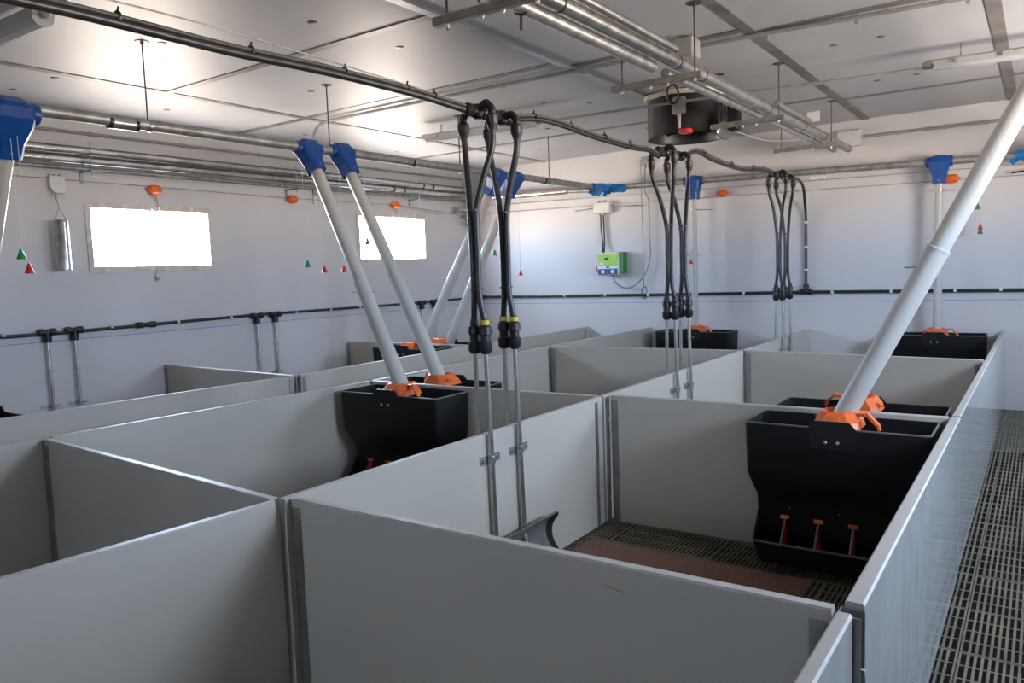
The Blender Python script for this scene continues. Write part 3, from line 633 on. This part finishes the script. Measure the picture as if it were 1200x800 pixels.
for z0, z1, lb in ((2.56, 2.44, 'upper thin cable strung across the far wall'), (2.45, 2.34, 'lower thin cable strung across the far wall')):
    MB().tube([(-6.9, YF-.05, z0), (1.3, YF-.05, z1-.02)], .0035, 6).build('winch_cable', 'galvd', None, lb, 'cable', base=(-3, YF-.05, z0))
MB().tube([(-.28, YF-.08, 2.37), (.2, YF-.08, 2.40)], .008, 6).build('rod', 'black', None, 'short black rod on the far wall at the right edge', 'rod', base=(0, YF-.08, 2.38))
# corner winch
cw = thing('winch', (-6.93, 8.85, 2.48), 'small grey winch with red knobs in the left far corner', 'winch')
MB().lathe((-6.93, 8.68, 2.50), (0, 1, 0), [(0, .045), (.07, .05), (.075, .035), (.20, .035), (.21, .05), (.27, .05)], 14).build('winch_drum', 'galvd', cw)
m = MB(); m.box((-6.96, 8.96, 2.25), (-6.92, 9.02, 2.95)); m.build('winch_post', 'galvd', cw)
for z in (2.40, 2.31): MB().lathe((-6.90, 8.93, z), (1, -.6, 0), [(0, .022), (.03, .025), (.035, .01)], 10).build('knob', 'red', cw, label='red knob'); MB().lathe((-6.92, 8.86, z), (0, 1, 0), [(-.03, .018), (.06, .018)], 8).build('wheel', 'galvd', cw)
# pulley box and counterweight
pb = thing('pulley_box', (XL, 3.27, 2.45), 'white pulley box on the left wall with a hook below', 'pulley')
MB().prism([(XL+.005, 3.21, 2.54), (XL+.005, 3.33, 2.54), (XL+.005, 3.33, 2.40), (XL+.005, 3.24, 2.40), (XL+.005, 3.21, 2.44)], (.05, 0, 0)).build('box_body', 'white', pb)
m = MB(); m.lathe((XL+.055, 3.275, 2.475), (1, 0, 0), [(0, .008), (.006, .006)], 8)
for y in (3.215, 3.26, 3.30): m.lathe((XL+.03, y, 2.55), (0, 0, 1), [(-.02, .008), (.008, .008)], 8)
m.build('bolt', 'galv', pb)
MB().tube(curve([(XL+.05, 3.25, 2.40), (XL+.08, 3.235, 2.34), (XL+.09, 3.245, 2.28), (XL+.09, 3.225, 2.27)], 5), .005, 6).build('hook', 'galvd', pb)
cwt = thing('counterweight', (-6.93, 3.235, 1.74), 'grey steel cylinder hanging left of the first window', 'weight')
MB().lathe((-6.93, 3.235, 0), (0, 0, 1), [(1.725, .050), (1.729, .054), (2.155, .054), (2.16, .050)], 24).build('cylinder', 'galv', cwt)
MB().tube([(-6.93, 3.18, 2.15), (-6.95, 3.235, 2.26), (-6.93, 3.29, 2.15)], .004, 6).build('wire_loop', 'galvd', cwt)
MB().box((-6.8765, 3.23, 1.75), (-6.875, 3.24, 2.14)).build('bright_strip', 'shiny', cwt)  # thin bright upright strip on the cylinder front

# wall water line with steel drop pipes
ww = thing('water_line', (XL+.03, 5.5, 1.215), 'black water pipe clipped along the left wall below the windows', 'pipe')
MB().tube([(XL+.035, 1.4, 1.205), (XL+.035, 3.2, 1.19), (XL+.035, 5.3, 1.215), (XL+.035, 7.2, 1.205), (XL+.035, 9.02, 1.215), (XL+.10, 9.11, 1.22)], .016, 10).build('pipe', 'hose', ww)
for y in (2.745, 3.64, 4.30, 4.90, 5.75, 6.27, 6.75, 7.5): MB().lathe((XL+.035, y, 1.205), (0, 1, 0), [(-.012, .020), (.012, .020)], 8).build('clip', 'white', ww)
MB().lathe((XL+.035, 3.97, 1.202), (0, 1, 0), [(-.10, .02), (-.09, .03), (-.04, .03), (-.03, .022), (.03, .022), (.04, .03), (.09, .03), (.10, .02)], 12).build('coupling', 'black', ww)
we = thing('water_line', (-2.5, YF-.03, 1.22), 'black water pipe clipped along the far wall', 'pipe')
MB().tube([(-6.93, YF-.04, 1.225), (-4, YF-.035, 1.222), (-2.2, YF-.035, 1.228), (1.4, YF-.035, 1.21)], .018, 10).build('pipe', 'hose', we)
for x in (-6.1, -5.45, -4.82, -4.2, -3.55, -2.95, -1.95, -1.35, -.75, -.35): MB().lathe((x, YF-.035, 1.223), (1, 0, 0), [(-.014, .021), (.014, .021)], 8).build('clip', 'white', we)
def tee(c, ax, down, par, s=1):
    c = V(c); ax = V(ax)
    MB().lathe(c, ax, [(-.075*s, .020*s), (-.07*s, .032*s), (-.03*s, .032*s), (-.025*s, .024*s), (.025*s, .024*s), (.03*s, .032*s), (.07*s, .032*s), (.075*s, .020*s)], 12).build('tee_fitting', 'black', par)
    MB().lathe(c, down, [(0, .024*s), (.03*s, .024*s), (.035*s, .034*s), (.08*s, .034*s), (.09*s, .022*s)], 12).build('tee_outlet', 'black', par)
tee((-6.90, 9.10, 1.222), (1, .2, 0), (0, -1, 0), we)
tee((-2.235, YF-.035, 1.228), (1, 0, 0), (0, 0, 1), we)
wd = [(3.08, 'first', .545), (3.305, 'second', .545), (5.22, 'third', .35), (5.46, 'fourth', .45), (7.92, 'fifth', .4), (8.18, 'sixth', .4)]
for y, nm, zb in wd:
    tee((XL+.04, y, 1.205), (0, 1, 0), (0, 0, -1), ww)
    t = thing('wall_drinker_pipe', (XL+.04, y, zb), '%s thin steel drinker pipe from the left along the left wall' % nm, 'pipe', 'drinker pipes on the left wall')
    MB().tube([(XL+.04, y, 1.13), (XL+.05, y, zb-.12)], .013, 10).build('pipe', 'steel', t)
    MB().lathe((XL+.042, y, .87), (0, 0, 1), [(-.012, .018), (.012, .018)], 10).build('collar', 'galv', t)
    m = MB(); m.box((XL, y-.085, .545), (XL+.006, y+.085, .575)); m.tube([(XL+.065, y-.02, .56), (XL+.065, y+.02, .56)], .006, 6); m.lathe((XL+.006, y+.06, .56), (1, 0, 0), [(0, .01), (.008, .009)], 6); m.lathe((XL+.006, y-.06, .56), (1, 0, 0), [(0, .01), (.008, .009)], 6)
    m.build('clamp', 'galv', t)

# ------------------------------------------------------------------ control box on the far wall
cb = thing('control_box', (-4.7, YF-.12, 1.64), 'white and green control box with blue buttons strip on the far wall', 'control box')
x0, x1, z0, z1, yb = -4.86, -4.55, 1.49, 1.79, YF-.17
MB().bbox((x0, yb, z0), (x1, YF-.03, z1), .012).build('housing', 'white', cb)
MB().prism([(x0+.012, yb-.003, z0+.13), (x1-.012, yb-.003, z0+.12), (x1-.012, yb-.003, z1-.03), (x0+.09, yb-.003, z1-.012), (x0+.012, yb-.003, z1-.02)], (0, .005, 0)).build('green_label', 'lime', cb, label='lime green label panel')
MB().bbox((x0+.11, yb-.006, z1-.10), (x0+.17, yb, z1-.07), .001).build('display', 'black', cb, label='small black display')
MB().bbox((x0+.012, yb-.005, z0+.012), (x1-.012, yb, z0+.085), .002).build('button_strip', 'blue', cb, label='blue strip with two light buttons')
for x in (x0+.085, x1-.085): MB().lathe((x, yb-.005, z0+.048), (0, -1, 0), [(0, .026), (.004, .024)], 14).build('button', 'white', cb)
for k in range(3): MB().box((x0+.04+k*.022, yb-.0045, z1-.155-k*.002), (x0+.055+k*.022, yb-.003, z1-.125)).build('printed_mark', 'white', cb)
MB().box((x0+.13, yb-.0045, z0+.095), (x0+.18, yb-.003, z0+.115)).build('printed_mark', 'blue', cb)
MB().lathe((x0-.02, yb+.04, z0+.08), (-1, -.5, 0), [(-.03, .035), (.01, .04), (.02, .03)], 12).build('rotary_switch', 'orange', cb, label='orange rotary switch')
MB().bbox((x1+.004, yb+.03, z0+.02), (x1+.05, YF-.01, z1-.0), .008).build('side_terminal', 'green', cb, label='green side module')
wbox((-4.95, YF-.08, 2.31), (-4.70, YF-.003, 2.45), 'light grey twin junction box above the control box', 'white', face=(0, -1, 0), glands=[((-4.87, YF-.04, 2.31), (0, 0, -1)), ((-4.80, YF-.04, 2.31), (0, 0, -1)), ((-4.88, YF-.04, 2.45), (0, 0, 1)), ((-4.78, YF-.04, 2.45), (0, 0, 1))])
MB().tube([(-5.25, YF-.03, 2.37), (-4.95, YF-.03, 2.39)], .008, 6).build('conduit', 'galvd', None, 'short metal rod left of the twin junction box', 'rod', base=(-5.1, YF, 2.38))
MB().tube([(-4.70, YF-.03, 2.39), (-4.25, YF-.03, 2.37)], .008, 6).build('conduit', 'galvd', None, 'short metal rod right of the twin junction box', 'rod', base=(-4.5, YF, 2.38))
for dx, lb in ((0, 'left black cable from the twin junction box to the control box'), (.04, 'right black cable from the twin junction box to the control box')):
    MB().tube(curve([(-4.86+dx, YF-.04, 2.29), (-4.855+dx, YF-.04, 2.1), (-4.83+dx*.6, YF-.05, 1.9), (-4.82+dx*.5, YF-.08, 1.79)], 4), .009, 6).build('cable', 'hose', None, lb, 'cable', base=(-4.85, YF, 2))
MB().tube(curve([(-4.20, YF-.05, 2.86), (-4.21, YF-.05, 2.55), (-4.16, YF-.05, 2.40), (-4.16, YF-.05, 1.95), (-4.15, YF-.05, 1.75), (-4.22, YF-.06, 1.50), (-4.38, YF-.07, 1.34), (-4.52, YF-.08, 1.32), (-4.64, YF-.1, 1.40), (-4.68, YF-.1, 1.50)], 6), .011, 8).build('cable', 'cond', None, 'looping grey hose from the ceiling box down to the control box', 'cable', base=(-4.2, YF, 2))
MB().tube([(-4.26, YF-.05, 2.95), (-4.25, YF-.05, 1.34)], .005, 6).build('cable', 'cond', None, 'thin straight grey cable beside the looping hose', 'cable', base=(-4.25, YF, 2))
cc = [V((-4.25+.035*math.cos(a), YF-.04-.03*math.sin(a), 1.25+.08*math.sin(a+.5))) for a in [i*.45 for i in range(28)]]
MB().tube(cc, .005, 6).build('cable_coil', 'hose', None, 'small coil of black cable hanging on the far water pipe', 'cable', base=(-4.25, YF, 1.25))

# ------------------------------------------------------------------ overhead water main
mn = thing('water_main', (-2.2, 3, 2.35), 'black overhead water pipe with grey cables tied to it, sagging from the upper left', 'pipe')
main_pts = [(-2.2, -.8, 2.34), (-2.2, .5, 2.315), (-2.2, 1.14, 2.325), (-2.2, 1.6, 2.325), (-2.2, 2.0, 2.338), (-2.2, 2.47, 2.338), (-2.2, 2.83, 2.325)]
MB().tube(curve(main_pts, 6), .0155, 12, radii=None).build('pipe', 'hose', mn)
def cable_run(pts, r, mt='cable', nm='cable'): MB().tube(curve(pts, 5), r, 8).build(nm, mt, mn)
cable_run([V(p)+V((.010, 0, .018)) for p in main_pts], .0065, 'cable')
cable_run([V(p)+V((-.010, 0, .018)) for p in main_pts], .0065, 'hose')
seg2 = [(-2.2, 3.15, 2.315), (-2.2, 3.35, 2.355), (-2.2, 3.6, 2.372), (-2.2, 4.1, 2.350), (-2.2, 4.6, 2.345), (-2.2, 4.82, 2.355), (-2.2, 5.0, 2.33)]
MB().tube(curve(seg2, 6), .013, 12).build('pipe', 'hose', mn)
cable_run([V(p)+V((.008, 0, .018)) for p in seg2], .007); cable_run([V(p)+V((-.010, 0, .015)) for p in seg2], .006)
seg3 = [(-2.2, 5.42, 2.36), (-2.2, 5.7, 2.44), (-2.2, 6.1, 2.41), (-2.2, 6.8, 2.40), (-2.2, 7.4, 2.45), (-2.2, 7.7, 2.44)]
MB().tube(curve(seg3, 6), .014, 12).build('pipe', 'hose', mn); cable_run([V(p)+V((.01, 0, .022)) for p in seg3], .008)
cable_run([(-2.2, .6, 2.37), (-2.2, 1.5, 2.39), (-2.2, 2.2, 2.375), (-2.2, 2.75, 2.36)], .003, 'galvd', 'support_wire')
for y, z in [(.75, 2.33), (1.23, 2.335), (1.68, 2.335), (2.1, 2.346), (2.45, 2.345), (2.62, 2.342), (3.42, 2.37), (3.8, 2.37), (4.2, 2.36), (4.55, 2.355), (5.85, 2.44), (6.5, 2.415), (7.1, 2.44)]:
    m = MB(); m.lathe((-2.2, y, z+.006), (0, 1, 0), [(-.003, .0205), (.003, .0205)], 12); m.tube([(-2.2, y, z+.02), (-2.2, y+.006, z+.038)], .004, 6)
    m.build('cable_tie', 'black', mn)
MB().tube(curve([(-2.2, 8.30, 2.44), (-2.2, 8.62, 2.46), (-2.21, 8.90, 2.40), (-2.235, 9.08, 2.22), (-2.235, YF-.035, 2.0), (-2.235, YF-.035, 1.30)], 6), .016, 10).build('riser_pipe', 'hose', mn)
for z in (2.02, 1.74, 1.48): MB().lathe((-2.235, YF-.035, z), (0, 0, 1), [(-.012, .02), (.012, .02)], 8).build('clip', 'white', mn)
MB().bbox((-2.13, 8.84, 2.46), (-1.97, 8.9, 2.50), .005).build('white_connector', 'white', mn)

def cluster(tag_, Y0, Y1, zt, tops, spread=.085, PYs=None, front_bottom=.30):
    """two tees on the main, each with two arms; four hoses drop to four steel pipes"""
    X0 = -2.213; zc = 1.27; p0, p1 = PYs
    names = [('behind the divider board, left', -1, Y0, p0), ('before the divider board, left', 1, Y0, p0), ('behind the divider board, right', -1, Y1, p1), ('before the divider board, right', 1, Y1, p1)]
    mf = thing('manifold', (-2.2, (Y0+Y1)/2, zt), 'chunky black pipe manifold at the top of the %s hoses' % tag_, 'pipe fitting')
    MB().tube([(-2.2, Y0-.09, zt+.015), (-2.2, Y1+.09, zt+.015)], .018, 12).build('manifold_pipe', 'black', mf)
    for Y in (Y0, Y1):
        for s in (-1, 1): MB().lathe((-2.2, Y+s*.045, zt+.015), (0, s, 0), [(-.01, .024), (0, .030), (.032, .030), (.04, .020)], 12).build('compression_nut', 'black', mf)
        MB().lathe((-2.2, Y, zt+.015), (0, 0, 1), [(-.034, .015), (-.026, .026), (.026, .026), (.034, .014)], 12).build('tee_body', 'black', mf)
        for s in (-1, 1):
            xe = -2.2+s*spread; up_ = .022 if (s > 0 and Y == Y0) else 0
            MB().tube(curve([(-2.2, Y, zt+.015), (-2.2+s*.045, Y, zt+.022+up_), (xe-s*.022, Y, zt+.018+up_), (xe, Y, zt-.008+up_), (xe, Y, zt-.04+up_)], 5), .0185, 12).build('elbow', 'black', mf)
            MB().lathe((xe, Y, zt-.028+up_), (0, 0, -1), [(0, .020), (.008, .029), (.045, .029), (.054, .024), (.075, .019)], 12).build('elbow_nut', 'black', mf)
    for k, (nm, s, Y, Yp) in enumerate(names):
        xe = -2.2+s*spread; xp = X0+s*.032
        t = thing('drinker_hose', (xe, Y, zc), 'black hose %s, in the %s cluster' % (nm, tag_), 'hose', 'black drinker hoses')
        ztie = 1.92; ym = (p0-.012 if k < 2 else p1-.010); up_ = .022 if k == 1 else 0
        xm = X0+(.015 if s > 0 else -.015)
        MB().tube(curve([(xe, Y, zt-.09+up_), (xe-s*.006, Y, zt-.16), (xe*.45+xm*.55, ym*.55+Y*.45, zt-.30), (xm+s*.004, ym, 1.86), (xm, ym, 1.66), (xm, ym, 1.48), (xp, Yp, 1.34)], 7), .0150, 12).build('hose', 'hose', t)
        MB().lathe((xp, Yp, 1.355), (0, 0, -1), [(0, .018), (.01, .022), (.03, .022), (.035, .030), (.07, .032), (.075, .024), (.105, .024), (.11, .032), (.15, .031), (.165, .020)], 14).build('connector', 'black', t)
        if tag_ == 'nearest' and k > 0: MB().lathe((xp, Yp, 1.352), (0, 0, -1), [(0, .0235), (.022, .0235)], 12).build('yellow_sticker', 'yellow', t)
        pz = front_bottom if s > 0 else .30
        q = thing('drinker_pipe', (xp, Yp, pz), 'steel pipe %s, under the %s hoses' % (nm, tag_), 'pipe', 'steel drinker pipes')
        zb = .22 if (s > 0 and nm.endswith('right')) else .28
        MB().tube([(xp, Yp, 1.20), (xp+s*.006, Yp+.004, .80), (xp+s*.010, Yp+.010, zb)], .0125, 12, radii=[.0115, .0125, .0145]).build('pipe', 'steel', q)
        zbr = .675
        m = MB(); fx_ = X0+s*.018
        m.box((fx_, Yp-.066, zbr-.020), (fx_+s*.006, Yp-.016, zbr+.020)); m.box((fx_, Yp+.022, zbr-.020), (fx_+s*.006, Yp+.092, zbr+.020))
        m.lathe((xp+s*.007, Yp+.003, zbr), (0, 0, 1), [(-.017, .020), (.017, .020)], 12)
        for dy in (-.045, .074): m.lathe((fx_+s*.005, Yp+dy, zbr), (s, 0, 0), [(0, .010), (.010, .009)], 6)
        m.build('pipe_clamp', 'galv', q)
        MB().lathe((xp+s*.012, Yp+.012, zb), (s*.3, 0, -1), [(-.01, .017), (.02, .017), (.022, .011), (.05, .010), (.055, .013), (.07, .010)], 10).build('nipple', 'steel', q)
    for (a, b, zz) in ((p0, 0, 1.87), (p1, 0, 1.87), (p0, 0, 1.50), (p1, 0, 1.50)):
        MB().lathe((X0, a-.011, zz), (0, 0, 1), [(-.004, .033), (.004, .033)], 12).build('cable_tie', 'black', mf)
cluster('nearest', 2.93, 3.13, 2.315, None, PYs=(2.90, 3.145))
cluster('middle', 5.06, 5.33, 2.357, None, PYs=(5.19, 5.45))
cluster('farthest', 7.86, 8.12, 2.43, None, PYs=(7.96, 8.24))
# drinker guard (curved steel shield behind the two front pipes)
for (ya, yb_, lb) in ((2.86, 3.37, 'curved steel splash guard around the nearest drinker nipples'), (5.15, 5.66, 'curved steel splash guard under the middle drinker pipes')):
    g = thing('drinker_guard', (-2.19, (ya+yb_)/2, .08), lb, 'guard')
    xs = -2.192; prof = []
    for k in range(13):
        a = math.radians(-62+124*k/12); prof.append((xs+.150-.142*math.cos(a)*1.0, .185+.125*math.sin(a)))
    out = [V((x, 0, z)) for x, z in prof]; inn = [V((x+.006, 0, z)) for x, z in reversed(prof)]
    MB().loft([[p+V((0, ya, 0)) for p in out+inn], [p+V((0, yb_, 0)) for p in out+inn]], False).build('curved_sheet', 'angle', g)
    fr = [V((x, 0, z)) for x, z in prof]
    m = MB().loft([[V((x, yb_, z)) for x, z in prof]+[V((min(x+.045, xs+.098), yb_, z+.0)) for x, z in reversed(prof)], [V((x, yb_+.004, z)) for x, z in prof]+[V((min(x+.045, xs+.098), yb_+.004, z)) for x, z in reversed(prof)]], False)
    m.build('end_flange', 'rod', g)
    tz = prof[-1]; MB().box((tz[0]-.002, ya, tz[1]-.004), (tz[0]+.010, yb_, tz[1]+.002)).build('top_lip', 'steelf', g)
# small rub marks
MB().obar((-.945, 1.7285, .742), (-.875, 1.7295, .730), .005, .0008, V((0, 0, 1))).build('smear', 'stain', None, 'short yellowish brown smear on the foreground cross board', 'stain', base=(-1, 1.73, .73))
